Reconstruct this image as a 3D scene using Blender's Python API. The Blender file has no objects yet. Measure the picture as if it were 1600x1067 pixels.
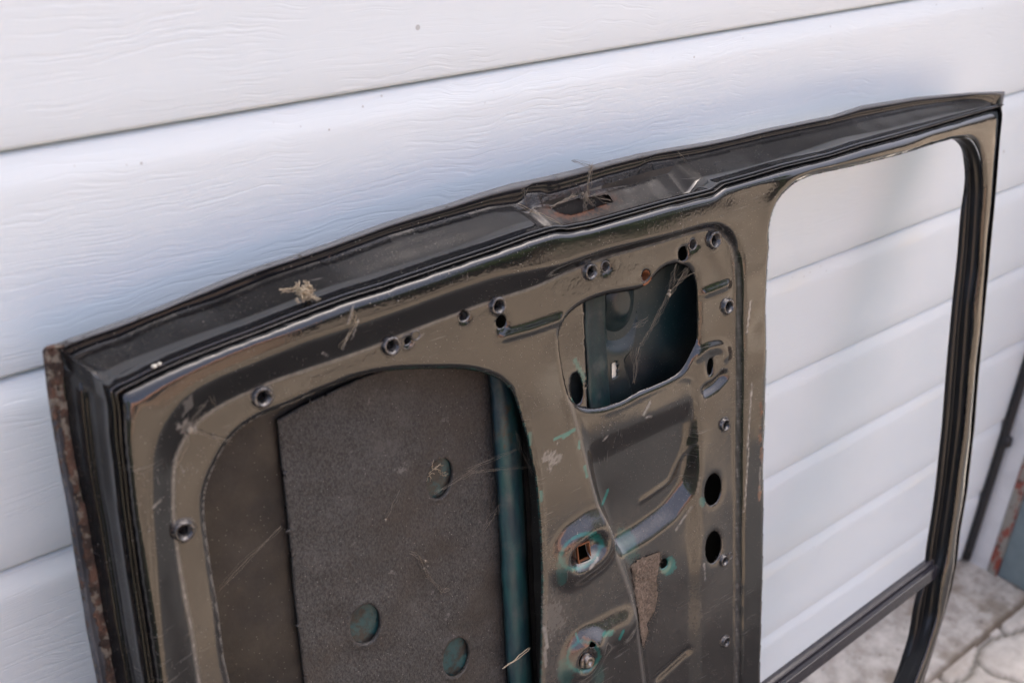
import bpy, math, random
import numpy as np
from mathutils import Matrix, Vector
random.seed(4); rng = np.random.default_rng(4)
scene = bpy.context.scene
col = scene.collection

# ------------------------------------------------------------------ camera
F = 1556.0; CX, CY = 800.0, 533.5; H = 1.35           # focal length and centre in photo pixels, eye height
RM = np.array([[0.7936575, -0.2815925, 0.5392712],     # columns: image right, image down, forward
               [-0.6080483, -0.3957570, 0.6882250],
               [0.0196214, -0.8741179, -0.4853173]])
CAM = np.array([0, 0, H])
cd = bpy.data.cameras.new('camera'); cam = bpy.data.objects.new('camera', cd); col.objects.link(cam)
m = Matrix.Identity(4)
for i in range(3):
    m[i][0] = RM[i, 0]; m[i][1] = -RM[i, 1]; m[i][2] = -RM[i, 2]; m[i][3] = CAM[i]
cam.matrix_world = m
cd.sensor_width = 36; cd.lens = F/1600*36; cd.clip_start = .02; cd.clip_end = 300
cd.dof.use_dof = True; cd.dof.focus_distance = .86; cd.dof.aperture_fstop = 5.6
scene.camera = cam
scene.render.resolution_x = 1024; scene.render.resolution_y = 682

# ------------------------------------------------------------------ light
world = bpy.data.worlds.new('World'); scene.world = world; world.use_nodes = True
wn = world.node_tree; sky = wn.nodes.new('ShaderNodeTexSky'); sky.sky_type = 'NISHITA'; sky.sun_disc = False
SUN_EL, SUN_AZ = 60, 36                                # the sun stands behind the garage: its front is in open shade
sky.sun_elevation = math.radians(SUN_EL); sky.sun_rotation = math.radians(SUN_AZ)
sky.air_density = .4; sky.dust_density = 10; sky.ozone_density = 0
bg = wn.nodes['Background']; bg.inputs['Strength'].default_value = .15
wn.links.new(sky.outputs[0], bg.inputs['Color'])
sd = bpy.data.lights.new('sun', 'SUN'); sd.energy = 2.5; sd.angle = math.radians(.53); sd.color = (1, .985, .94)
sun = bpy.data.objects.new('sun', sd); col.objects.link(sun)
az, el = math.radians(SUN_AZ), math.radians(SUN_EL)
sv = Vector((math.sin(az)*math.cos(el), math.cos(az)*math.cos(el), math.sin(el)))
sun.rotation_euler = sv.to_track_quat('Z', 'Y').to_euler(); sun.location = (3, 8, 9)
vs = scene.view_settings; vs.view_transform = 'Standard'; vs.look = 'None'; vs.exposure = 2.72; vs.gamma = 1; vs.use_curve_mapping = False

# ------------------------------------------------------------------ geometry of the place
YW = .6603                                             # face of the garage door
LEAN = math.radians(12)
O = CAM+(np.array([.1183, YW-.012, 1.0151])-CAM)*((YW-.070)/(YW-.012)); K = .93                 # top corner of the leaning car door, at its outer skin
U = np.array([1, 0, 0.]); V = np.array([0, -math.sin(LEAN), -math.cos(LEAN)]); N = np.array([0, -math.cos(LEAN), math.sin(LEAN)])
ROOT = np.array([.62, YW-.25, 0.])                     # foot of the door

def ss(a, b, x):
    t = np.clip((x-a)/(b-a), 0, 1); return t*t*(3-2*t)
def wf(u):                                             # height of the inner face above the outer skin
    return .053-.023*ss(.75, 1.06, np.asarray(u, float))
def ray(p): return RM @ np.array([p[0]-CX, p[1]-CY, F])
def at(p, w):                                          # where the sight line meets the sheet at height w
    r = ray(p); o = O+N*w; s = ((o-CAM)@N)/(r@N); d = CAM+r*s-o
    return np.array([d@U, d@V])
def onf(p, dw=0.0):                                    # the same on the inner face itself
    lo, hi = .015, .07
    for _ in range(30):
        w = (lo+hi)/2
        if wf(at(p, w)[0])+dw > w: lo = w
        else: hi = w
    return at(p, w)
def W3(uv, w):                                         # sheet coordinates to the place
    uv = np.asarray(uv, float); w = np.asarray(w, float)
    return O+uv[..., :1]*U+uv[..., 1:2]*V+w[..., None]*N
def proj(P):
    q = (np.asarray(P)-CAM) @ RM
    return np.stack([q[..., 0]/q[..., 2]*F+CX, q[..., 1]/q[..., 2]*F+CY], -1)

def resample(pts, n):
    pts = np.asarray(pts, float); d = np.r_[0, np.cumsum(np.linalg.norm(np.diff(pts, axis=0), axis=1))]
    s = np.linspace(0, d[-1], n)
    return np.stack([np.interp(s, d, pts[:, k]) for k in range(pts.shape[1])], -1)
def smooth(pts, step=.004, closed=False, it=3):        # rounded, evenly stepped polyline
    pts = np.asarray(pts, float)
    if closed: pts = np.vstack([pts, pts[:1]])
    L = np.linalg.norm(np.diff(pts, axis=0), axis=1).sum()
    q = resample(pts, max(8, int(L/step)))
    if closed: q = q[:-1]
    for _ in range(it):
        if closed: q = (np.roll(q, 1, 0)+2*q+np.roll(q, -1, 0))/4
        else: q[1:-1] = (q[:-2]+2*q[1:-1]+q[2:])/4
    return q
def poly(px, dw=0.0, w=None, ext=(), step=.004, it=3):
    ext = [np.array(e, float)*K for e in ext]
    a = [onf(p, dw) if w is None else at(p, w) for p in px]
    return smooth(a+[np.array(e, float) for e in ext], step, True, it)
def sdf(P, poly_, margin=None, cap=.04):               # >0 inside; also the nearest outline point; distances stop at cap
    P = np.asarray(P, float); big = np.ptp(P[:, 1]) > 5
    if big: cap = 1e6
    order = np.argsort(P[:, 1], kind='stable'); Q = P[order]; y = Q[:, 1]
    best = np.full(len(Q), cap*cap); nb = Q.copy(); ins = np.zeros(len(Q), bool)
    for a, b in zip(poly_, np.roll(poly_, -1, 0)):
        e = b-a; L = e@e
        if L < 1e-14: continue
        lo, hi = min(a[1], b[1]), max(a[1], b[1])
        i0, i1 = np.searchsorted(y, (lo-cap, hi+cap))
        q = Q[i0:i1]
        k = np.nonzero((q[:, 0] > min(a[0], b[0])-cap) & (q[:, 0] < max(a[0], b[0])+cap))[0]
        if len(k):
            qq = q[k]; t = np.clip(((qq-a)@e)/L, 0, 1); c = a+t[:, None]*e; dd = ((qq-c)**2).sum(1)
            k = k+i0; m_ = dd < best[k]; best[k[m_]] = dd[m_]; nb[k[m_]] = c[m_]
        if a[1] != b[1]:
            i0, i1 = np.searchsorted(y, (lo, hi)); q = Q[i0:i1]
            ins[i0:i1] ^= q[:, 0] < (b[0]-a[0])*(q[:, 1]-a[1])/(b[1]-a[1])+a[0]
    out = np.empty(len(P)); near = np.empty_like(P)
    out[order] = np.where(ins, 1, -1)*np.sqrt(best); near[order] = nb
    return out, near
def dline(P, line, reach=.05):                         # distance to an open line
    out = np.full(len(P), 9.0); line = np.asarray(line)
    a, b = line.min(0)-reach, line.max(0)+reach
    idx = np.where(((P >= a) & (P <= b)).all(1))[0]; Q = P[idx]; best = np.full(len(Q), 1e9)
    for a, b in zip(line[:-1], line[1:]):
        e = b-a; t = np.clip(((Q-a)@e)/(e@e+1e-14), 0, 1); best = np.minimum(best, ((Q-a-t[:, None]*e)**2).sum(1))
    out[idx] = np.sqrt(best); return out
def waves(P, scale, n=14, seed=1):                     # gentle sheet-metal waviness
    r = np.random.default_rng(seed); s = np.zeros(len(P))
    for _ in range(n):
        a = r.uniform(0, 2*np.pi); k = 2*np.pi/scale*r.uniform(.5, 1.6)
        s += np.sin(k*(P[:, 0]*np.cos(a)+P[:, 1]*np.sin(a))+r.uniform(0, 6.3))
    return s/n**.5

# ------------------------------------------------------------------ linking
def tag(o, label=None, cat=None, group=None, kind=None):
    if label: o['label'] = label
    if cat: o['category'] = cat
    if group: o['group'] = group
    if kind: o['kind'] = kind
    return o
def empty(name, loc):
    o = bpy.data.objects.new(name, None); col.objects.link(o); o.location = loc; o.empty_display_size = .05; return o
def obj(name, verts, faces, mat, parent=None, org=None, smoothed=True, attrs=None):
    org = ROOT if org is None and parent is not None and parent.get('org') is None else (np.zeros(3) if org is None else org)
    if parent is not None: org = np.array(parent.location)
    me = bpy.data.meshes.new(name); vv = np.asarray(verts, float)-org
    if isinstance(faces, np.ndarray):
        me.vertices.add(len(vv)); me.vertices.foreach_set('co', vv.astype('f').ravel())
        nf, k = faces.shape; me.loops.add(nf*k); me.loops.foreach_set('vertex_index', faces.astype('i').ravel())
        me.polygons.add(nf); me.polygons.foreach_set('loop_start', np.arange(0, nf*k, k, dtype='i'))
        me.update(calc_edges=True)
    else:
        me.from_pydata([tuple(v) for v in vv], [], [tuple(int(i) for i in f) for f in faces])
    me.polygons.foreach_set('use_smooth', [smoothed]*len(me.polygons))
    for k, a in (attrs or {}).items():
        at_ = me.attributes.new(k, 'FLOAT', 'POINT'); at_.data.foreach_set('value', np.asarray(a, 'f'))
    me.materials.append(mat); me.update(); me.validate()
    o = bpy.data.objects.new(name, me); col.objects.link(o)
    if parent is not None: o.parent = parent
    else: o.location = org
    return o
def grid_faces(nr, nc, closed=False):
    c = nc if closed else nc-1
    i, j = np.meshgrid(np.arange(nr-1), np.arange(c), indexing='ij'); j2 = (j+1) % nc
    return np.stack([i*nc+j, i*nc+j2, (i+1)*nc+j2, (i+1)*nc+j], -1).reshape(-1, 4)
def solid(o, t, off=-1, rim=False, bev=0):
    s = o.modifiers.new('thickness', 'SOLIDIFY'); s.thickness = t; s.offset = off; s.use_rim_only = rim
    if bev:
        b = o.modifiers.new('bevel', 'BEVEL'); b.width = bev; b.segments = 2
    return o
def box(x0, x1, y0, y1, z0, z1):
    v = [(x, y, z) for x in (x0, x1) for y in (y0, y1) for z in (z0, z1)]
    f = [(0, 1, 3, 2), (4, 6, 7, 5), (0, 4, 5, 1), (2, 3, 7, 6), (0, 2, 6, 4), (1, 5, 7, 3)]
    return np.array(v, float), f
def merge(parts):
    v = []; f = []; n = 0
    for a, b in parts:
        v.append(np.asarray(a, float)); f += [tuple(int(i)+n for i in q) for q in b]; n += len(a)
    return np.vstack(v), f
def tube(pts, r, k=6, taper=None):
    pts = np.asarray(pts, float); n = len(pts); V_ = []
    tg = np.gradient(pts, axis=0)
    up = np.array([.3, .2, .9])
    for i in range(n):
        t = tg[i]/(np.linalg.norm(tg[i])+1e-9); a = np.cross(t, up); a /= np.linalg.norm(a)+1e-9; b = np.cross(t, a)
        rr = r*(taper[i] if taper is not None else 1)
        for j in range(k):
            th = 2*np.pi*j/k; V_.append(pts[i]+rr*(np.cos(th)*a+np.sin(th)*b))
    f = [tuple(q) for q in grid_faces(n, k, True)]
    f += [tuple(range(k))[::-1], tuple(range((n-1)*k, n*k))]
    return np.array(V_), f

# ------------------------------------------------------------------ materials
class Mat:
    def __init__(s, name, base=(.5, .5, .5), rough=.5, metal=0, spec=.5):
        s.m = bpy.data.materials.new(name); s.m.use_nodes = True; s.t = s.m.node_tree
        s.b = s.t.nodes['Principled BSDF']; s.b.inputs['Roughness'].default_value = rough
        s.b.inputs['Base Color'].default_value = (*base, 1); s.b.inputs['Metallic'].default_value = metal
        s.b.inputs['Specular IOR Level'].default_value = spec
        s.tc = s.t.nodes.new('ShaderNodeTexCoord')
    def n(s, typ, **kw):
        x = s.t.nodes.new(typ)
        for k, v in kw.items():
            if k.startswith('_'): setattr(x, k[1:], v)
            else: s.put(x.inputs[k.replace('__', ' ')], v)
        return x
    def put(s, sock, v):
        if hasattr(v, 'is_linked') or isinstance(v, bpy.types.NodeSocket): s.t.links.new(v, sock)
        elif isinstance(v, tuple) and len(v) == 3 and sock.type == 'RGBA': sock.default_value = (*v, 1)
        else: sock.default_value = v
    def coord(s, scale=(1, 1, 1), rot=(0, 0, 0)):
        mp = s.t.nodes.new('ShaderNodeMapping'); mp.inputs['Scale'].default_value = scale; mp.inputs['Rotation'].default_value = rot
        s.t.links.new(s.tc.outputs['Object'], mp.inputs['Vector']); return mp.outputs[0]
    def noise(s, scale, detail=4, rough=.55, vec=None, dist=0):
        x = s.n('ShaderNodeTexNoise', Scale=scale, Detail=detail, Roughness=rough, Distortion=dist)
        s.t.links.new(vec if vec is not None else s.tc.outputs['Object'], x.inputs['Vector']); return x.outputs['Fac']
    def voro(s, scale, vec=None, feature='F1'):
        x = s.t.nodes.new('ShaderNodeTexVoronoi'); x.feature = feature; x.inputs['Scale'].default_value = scale
        s.t.links.new(vec if vec is not None else s.tc.outputs['Object'], x.inputs['Vector']); return x.outputs['Distance']
    def ramp(s, fac, a, b, lo=0., hi=1.):
        x = s.n('ShaderNodeMapRange', Value=fac); x.interpolation_type = 'SMOOTHSTEP'
        x.inputs['From Min'].default_value = a; x.inputs['From Max'].default_value = b
        x.inputs['To Min'].default_value = lo; x.inputs['To Max'].default_value = hi; return x.outputs[0]
    def math(s, op, a, b=0.0, clamp=False):
        x = s.t.nodes.new('ShaderNodeMath'); x.operation = op; x.use_clamp = clamp
        s.put(x.inputs[0], a); s.put(x.inputs[1], b); return x.outputs[0]
    def mix(s, fac, a, b):
        x = s.t.nodes.new('ShaderNodeMix'); x.data_type = 'RGBA'
        s.put(x.inputs['Factor'], fac); s.put(x.inputs[6], a); s.put(x.inputs[7], b); return x.outputs[2]
    def attr(s, name):
        x = s.t.nodes.new('ShaderNodeAttribute'); x.attribute_name = name; return x.outputs['Fac']
    def bump(s, h, dist=.001, strength=1., prev=None):
        x = s.n('ShaderNodeBump', Height=h, Strength=strength, Distance=dist)
        if prev is not None: s.t.links.new(prev, x.inputs['Normal'])
        return x.outputs[0]
    def out(s, color=None, rough=None, normal=None):
        if color is not None: s.put(s.b.inputs['Base Color'], color)
        if rough is not None: s.put(s.b.inputs['Roughness'], rough)
        if normal is not None: s.put(s.b.inputs['Normal'], normal)
        return s.m

def mat_paint(name, base=(.006, .0062, .007), dust=.10, rough=.10, teal=True, spec=.75, weldb=.003, wob=.16):
    M = Mat(name, rough=rough, spec=spec)
    n1 = M.noise(9, 5, .6); n2 = M.noise(300, 3, .6); n3 = M.noise(2.5, 3)
    st = M.noise(1, 5, .6, M.coord((260, 260, 14)))                       # run marks down the sheet
    dirt = M.attr('dirt')
    d = M.math('MULTIPLY', M.ramp(n1, .3, .75, .55, 1.35), M.ramp(n3, .3, .7, .7, 1.2))
    d = M.math('MULTIPLY', d, M.ramp(n2, .3, .7, .8, 1.2))
    d = M.math('MULTIPLY', d, M.ramp(st, .3, .75, .9, 1.2))
    d = M.math('MULTIPLY', d, M.math('ADD', M.math('MULTIPLY', dirt, 2.2), dust), True)
    c = M.mix(d, base, (.17, .150, .130))
    v = M.voro(420); big = M.noise(30, 2)
    speck = M.math('MULTIPLY', M.ramp(v, .07, .13, 1, 0), M.ramp(big, .44, .58, 0, 1))
    v2 = M.voro(150); speck2 = M.math('MULTIPLY', M.ramp(v2, .04, .09, 1, 0), M.ramp(M.noise(11, 2), .52, .6, 0, 1))
    speck = M.math('MAXIMUM', speck, speck2)
    c = M.mix(M.math('MULTIPLY', speck, .7), c, (.34, .31, .27))
    scr = M.math('MULTIPLY', M.ramp(M.noise(1, 2, .5, M.coord((30, 30, 900), (0, .9, 0))), .66, .70), M.ramp(M.noise(14, 3), .5, .62))
    scr2 = M.math('MULTIPLY', M.ramp(M.noise(1, 2, .5, M.coord((900, 900, 26), (0, .35, 0))), .66, .70), M.ramp(M.noise(11, 3), .52, .64))
    scr = M.math('MAXIMUM', scr, scr2); c = M.mix(M.math('MULTIPLY', scr, .22), c, (.30, .28, .26))
    if teal:
        c = M.mix(M.attr('teal'), c, M.mix(M.noise(60), (.008, .055, .052), (.02, .17, .14)))
        c = M.mix(M.attr('pale'), c, (.33, .31, .28))
        ru = M.math('MULTIPLY', M.attr('rust'), M.ramp(M.noise(140, 5, .7), .38, .62, 0, 1.0), True)
        c = M.mix(ru, c, M.mix(M.noise(90, 4), (.055, .022, .012), (.26, .095, .035)))
        pits = M.math('MULTIPLY', M.attr('weld'), M.ramp(M.voro(330), .12, .22, 1, 0))
        c = M.mix(M.math('MULTIPLY', pits, .3), c, (.012, .011, .010))
    if teal:
        gr = M.math('MULTIPLY', M.attr('grit_dark_refl'), M.ramp(M.noise(7, 4, .6), .30, .55, .55, 1.0))
        M.put(M.b.inputs['Specular IOR Level'], M.math('SUBTRACT', spec, M.math('MULTIPLY', gr, spec*.88)))  # grit, and weaker gloss standing in for the flange's dark reflection
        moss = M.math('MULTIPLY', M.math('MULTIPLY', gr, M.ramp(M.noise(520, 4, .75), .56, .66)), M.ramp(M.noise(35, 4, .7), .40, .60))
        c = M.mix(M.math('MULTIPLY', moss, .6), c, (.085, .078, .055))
    r = M.math('ADD', M.math('MULTIPLY', d, .75), M.ramp(n1, .3, .8, rough, rough+.05))
    if teal:
        r = M.math('ADD', r, M.math('MULTIPLY', M.math('MAXIMUM', M.attr('pale'), M.attr('rust')), .5), True)
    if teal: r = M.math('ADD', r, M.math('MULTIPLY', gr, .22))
    nb = M.bump(M.noise(420, 2), .00012, .35)                              # orange peel
    nb = M.bump(M.noise(45, 3), .0009, wob, nb)
    nb = M.bump(speck, .0008, .5, nb)
    if teal: nb = M.bump(M.math('MULTIPLY', M.attr('weld'), M.noise(230, 4, .7)), weldb, 1., nb)
    return M.out(c, r, nb)
m_panel = mat_paint('black paint panel', dust=.014, rough=.05, spec=.85, weldb=.0002)
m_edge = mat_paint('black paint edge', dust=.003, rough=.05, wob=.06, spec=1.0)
m_bar = mat_paint('black paint bar', base=(.018, .017, .024), dust=.03, rough=.18, teal=False, spec=.9)
m_clip = Mat('black clip', (.014, .014, .016), .18, .35, 1.0)
m_clip.out(m_clip.mix(m_clip.ramp(m_clip.noise(300), .4, .7), (.030, .030, .032), (.14, .13, .12)), None, m_clip.bump(m_clip.noise(500), .0004)); m_clip = m_clip.m

def mat_inside():
    M = Mat('inner cavity paint', rough=.35, spec=.5)
    c = M.mix(M.ramp(M.noise(6, 4), .35, .6), (.004, .006, .007), (.003, .017, .021))
    c = M.mix(M.ramp(M.noise(15, 5), .4, .8, 0, .25), c, (.13, .115, .10))
    sp = M.ramp(M.voro(300), .06, .12, .6, 0); c = M.mix(sp, c, (.25, .23, .2))
    return M.out(c, M.ramp(M.noise(20), .3, .7, .3, .6), M.bump(M.noise(200), .0005, .3))
m_inside = mat_inside()
def mat_skin():
    M = Mat('outer skin inside', rough=.5, spec=.4)
    c = M.mix(M.ramp(M.noise(14, 5, .65), .3, .75), (.014, .012, .010), (.045, .039, .032))
    c = M.mix(M.ramp(M.noise(1, 4, .6, M.coord((120, 120, 9))), .5, .75, 0, .45), c, (.018, .016, .014))
    c = M.mix(M.ramp(M.voro(260), .05, .12, .7, 0), c, (.23, .21, .18))
    return M.out(c, M.ramp(M.noise(18), .3, .7, .38, .7), M.bump(M.noise(260, 4), .0006, .6))
m_skin = mat_skin()
def mat_mat():
    M = Mat('bitumen felt mat', rough=.62, spec=.45)
    fine = M.noise(1, 6, .75, M.coord((620, 620, 380), (0, .5, 0))); big = M.noise(9, 4)
    c = M.mix(M.ramp(fine, .34, .66), (.010, .010, .010), (.070, .067, .062))
    c = M.mix(M.ramp(big, .42, .66, 0, .55), c, M.mix(fine, (.018, .014, .010), (.060, .044, .031)))
    c = M.mix(M.ramp(M.noise(16, 6, .75), .50, .76, 0, .5), c, (.10, .094, .087)); c = M.mix(M.ramp(M.noise(55, 6, .8), .62, .70, 0, .6), c, (.16, .15, .135))
    c = M.mix(M.ramp(M.voro(230), .04, .10, .8, 0), c, (.28, .26, .23))
    return M.out(c, M.ramp(fine, .3, .7, .5, .75), M.bump(M.noise(700, 3), .0006, .9))
m_mat = mat_mat()
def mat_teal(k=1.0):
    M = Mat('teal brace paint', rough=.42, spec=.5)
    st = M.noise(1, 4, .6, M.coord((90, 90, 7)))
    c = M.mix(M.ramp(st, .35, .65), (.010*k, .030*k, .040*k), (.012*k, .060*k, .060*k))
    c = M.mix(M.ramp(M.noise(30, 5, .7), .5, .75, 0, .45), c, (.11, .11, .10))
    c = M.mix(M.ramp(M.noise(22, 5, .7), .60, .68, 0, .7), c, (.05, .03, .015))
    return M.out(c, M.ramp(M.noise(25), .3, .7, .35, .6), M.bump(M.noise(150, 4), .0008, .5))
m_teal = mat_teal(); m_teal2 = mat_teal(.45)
m_oval = Mat('teal boss', rough=.4)
m_oval.out(m_oval.mix(m_oval.ramp(m_oval.noise(42, 5, .75), .41, .56), (.022, .020, .018), (.014, .055, .058)), None, m_oval.bump(m_oval.noise(200), .0005)); m_oval = m_oval.m
def mat_flange():
    M = Mat('hem flange', rough=.5, spec=.4)
    c = M.mix(M.ramp(M.noise(25, 4), .35, .7), (.034, .038, .046), (.075, .080, .090)); c = M.mix(M.attr('top'), c, (.115, .12, .125)); c = M.mix(M.attr('black'), c, (.011, .011, .013))  # top: grey painted on the outer hem for the sky it catches
    n = M.noise(120, 6, .75); a = M.attr('rust')
    k = M.math('SUBTRACT', M.math('ADD', n, M.math('MULTIPLY', a, .42)), .66)
    k = M.ramp(k, -.02, .05)
    rc = M.mix(M.ramp(M.noise(70, 4), .38, .62), (.035, .024, .019), (.115, .064, .044))
    rc = M.mix(M.ramp(M.noise(160, 4), .50, .60), rc, (.17, .15, .12))
    c = M.mix(k, c, rc)
    c = M.mix(M.ramp(M.voro(190), .05, .12, .5, 0), c, (.35, .33, .28))
    return M.out(c, M.ramp(M.math('MAXIMUM', k, M.math('SUBTRACT', .55, M.attr('black'))), 0, 1, .12, .85), M.bump(M.math('MULTIPLY', k, M.noise(260, 4, .7)), .0022, .9))
m_flange = mat_flange()
m_rubber = Mat('window channel rubber', (.006, .0065, .008), .34, 0, .5)
m_rubber.out(None, m_rubber.ramp(m_rubber.noise(20), .3, .7, .28, .45), m_rubber.bump(m_rubber.noise(90), .0006, .3)); m_rubber = m_rubber.m
m_steel = Mat('worn steel', (.30, .28, .25), .38, .85)
m_steel.out(m_steel.mix(m_steel.ramp(m_steel.noise(240), .4, .7), (.32, .30, .27), (.10, .07, .05)), None, m_steel.bump(m_steel.noise(300), .0006)); m_steel = m_steel.m
m_rustp = Mat('rust', (.16, .06, .03), .85)
m_rustp.out(m_rustp.mix(m_rustp.noise(300), (.07, .025, .012), (.33, .12, .04)), None, m_rustp.bump(m_rustp.noise(500), .0008)); m_rustp = m_rustp.m
def mat_felt():
    M = Mat('felt strip', rough=1, spec=.1); n = M.noise(450, 6, .8)
    c = M.mix(M.ramp(n, .3, .7), (.06, .047, .036), (.27, .21, .165))
    c = M.mix(M.ramp(M.noise(60, 3), .4, .7, 0, .5), c, (.10, .08, .06))
    return M.out(c, None, M.bump(n, .0022, 1))
m_felt = mat_felt()
m_web = Mat('cobweb', (.22, .19, .15), .9, 0, .2).m
m_leaf = Mat('dry fluff', (.42, .35, .25), .95, 0, .1).m
m_crumb = Mat('pale crumb', (.62, .60, .52), .9, 0, .2).m
def mat_garage():
    M = Mat('white embossed sheet', rough=.42, spec=.35)
    w1 = M.noise(7, 3, .55, M.coord((1, 1, 1.7)))
    warp = M.n('ShaderNodeVectorMath', _operation='MULTIPLY_ADD')
    cmb = M.n('ShaderNodeCombineXYZ'); M.put(cmb.inputs['Z'], M.math('MULTIPLY', M.math('SUBTRACT', w1, .5), .045))
    add = M.n('ShaderNodeVectorMath', _operation='ADD'); M.t.links.new(M.tc.outputs['Object'], add.inputs[0]); M.t.links.new(cmb.outputs[0], add.inputs[1])
    mp = M.n('ShaderNodeMapping'); mp.inputs['Scale'].default_value = (16, 16, 330); M.t.links.new(add.outputs[0], mp.inputs['Vector'])
    g = M.noise(1, 3, .5, mp.outputs[0]); M.t.nodes.remove(warp)
    g2 = M.ramp(g, .34, .54); patch = M.ramp(M.noise(6, 3, .5, M.coord((1, 1, 3))), .32, .62, .25, 1)
    hgt = M.math('MULTIPLY', g2, patch)
    nb = M.bump(hgt, .00020, .6); nb = M.bump(M.noise(3, 3), .004, .3, nb)
    c = M.mix(M.ramp(M.noise(2.2, 4), .3, .75), (.755, .835, .870), (.725, .805, .840))
    rings = M.attr('bevel')
    dots = M.math('MULTIPLY', M.ramp(M.voro(75), .05, .11, 1, 0), rings)
    dots = M.math('MULTIPLY', dots, M.ramp(M.noise(5, 2), .45, .62))
    dots = M.math('MAXIMUM', dots, M.math('MULTIPLY', M.ramp(M.voro(12), .020, .03, 1, 0), .8))
    c = M.mix(M.math('MULTIPLY', dots, .6), c, (.22, .20, .17))
    c = M.mix(M.math('MULTIPLY', M.ramp(M.noise(4, 3), .50, .72, 0, .35), rings), c, (.80, .78, .66))
    return M.out(c, M.ramp(M.noise(9), .3, .7, .36, .5), nb)
m_garage = mat_garage()
m_dark = Mat('dark rubber', (.018, .018, .020), .6).m
def simple(name, a, b, sc, rough=.8, bd=.002, detail=5, lo=.35, hi=.65):
    M = Mat(name, rough=rough); n = M.noise(sc, detail, .65)
    return M.out(M.mix(M.ramp(n, lo, hi), a, b), None, M.bump(n, bd))

# ------------------------------------------------------------------ setting: ground
def mat_apron():
    M = Mat('rough concrete', rough=.9, spec=.2)
    n = M.noise(28, 8, .7); big = M.noise(9, 4, .6)
    c = M.mix(M.ramp(n, .3, .7), (.30, .27, .235), (.56, .525, .475))
    c = M.mix(M.ramp(big, .48, .66, 0, .75), c, (.20, .165, .125))
    c = M.mix(M.ramp(M.noise(90, 4, .7), .62, .7, 0, .8), c, (.07, .06, .05))
    c = M.mix(M.attr('rim'), c, (.12, .095, .07))
    return M.out(c, None, M.bump(n, .006))
def mat_pavers():
    M = Mat('curved concrete pavers', rough=.85, spec=.25)
    n = M.noise(40, 7, .7); c = M.mix(M.ramp(n, .3, .7), (.38, .35, .31), (.50, .47, .42))
    c = M.mix(M.ramp(M.noise(6, 3), .4, .7, 0, .5), c, (.36, .31, .25))
    c = M.mix(M.attr('joint'), c, (.17, .155, .13))
    return M.out(c, None, M.bump(n, .002))
def mat_yard():
    M = Mat('sandy gravel yard', rough=.95, spec=.1)
    v = M.voro(45); n = M.noise(1.2, 6)
    c = M.mix(M.ramp(v, .1, .7), (.195, .157, .120), (.145, .116, .086)); c = M.mix(M.ramp(M.noise(.9, 5, .6), .38, .62, 0, .85), c, (.070, .056, .043)); c = M.mix(M.ramp(n, .5, .7, 0, .7), c, (.27, .24, .20))
    return M.out(c, None, M.bump(v, .006))
v, f = box(-60, 60, -70, 40, -.06, -.04)
tag(obj('ground', v, f, mat_yard(), smoothed=False), 'sandy ground beyond the asphalt', kind='structure')
v, f = box(-40, 3.1, -1.25, .2395, -.03, -.012)
tag(obj('asphalt', v, f, simple('old dark asphalt', (.018, .018, .019), (.038, .037, .036), 60, .9, .004), smoothed=False), kind='structure')
# concrete strip along the wall: an uneven sheet
gx, gy = np.meshgrid(np.linspace(-3.2, 4, 360), np.linspace(.5145, .70, 26)); P = np.stack([gx.ravel(), gy.ravel()], -1)
z = .003+.0013*waves(P, .11, 16, 3)+.0009*waves(P, .03, 16, 5)-.007*(1-ss(.5145, .525, P[:, 1]))
tag(obj('concrete_strip', np.c_[P, z], grid_faces(26, 360), mat_apron(), attrs={'rim': 1-ss(.519, .531, P[:, 1]+.002*waves(P, .02, 8, 2))}), kind='structure')
# pavers with wavy joints
sp = .006; gx, gy = np.meshgrid(np.arange(.55, 2.6, sp), np.arange(.2410, .5215, sp)); P = np.stack([gx.ravel(), gy.ravel()], -1)
a, b = P[:, 0]-.07, P[:, 1]-.50
row = np.floor(-b/.105); bb = -b-row*.105
wavy = .012*np.sin(2*np.pi*a/.20)
row = np.floor((-b+wavy)/.105); bb = (-b+wavy)-row*.105
aa = (a+.1*(row % 2))/.20; col_ = np.floor(aa); ax = (aa-col_)*.20+.010*np.sin(2*np.pi*bb/.105)
dj = np.minimum(np.minimum(bb, .105-bb), np.minimum(np.abs(ax), np.abs(.20-ax)))
z = -.006*(1-ss(0, .010, dj))-.004*(1-ss(0, .004, dj))-.001
tag(obj('paving', np.c_[P, z], grid_faces(gx.shape[0], gx.shape[1]), mat_pavers(), attrs={'joint': 1-ss(.0015, .0055, dj)}), kind='structure')
v, f = box(-4, .547, .24, .5135, -.03, -.004); v2, f2 = box(2.61, 4, .24, .5135, -.03, -.004)
tag(obj('pavement', *merge([(v, f), (v2, f2)]), simple('plain pavers', (.30, .28, .26), (.42, .40, .37), 30), smoothed=False), kind='structure')

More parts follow.
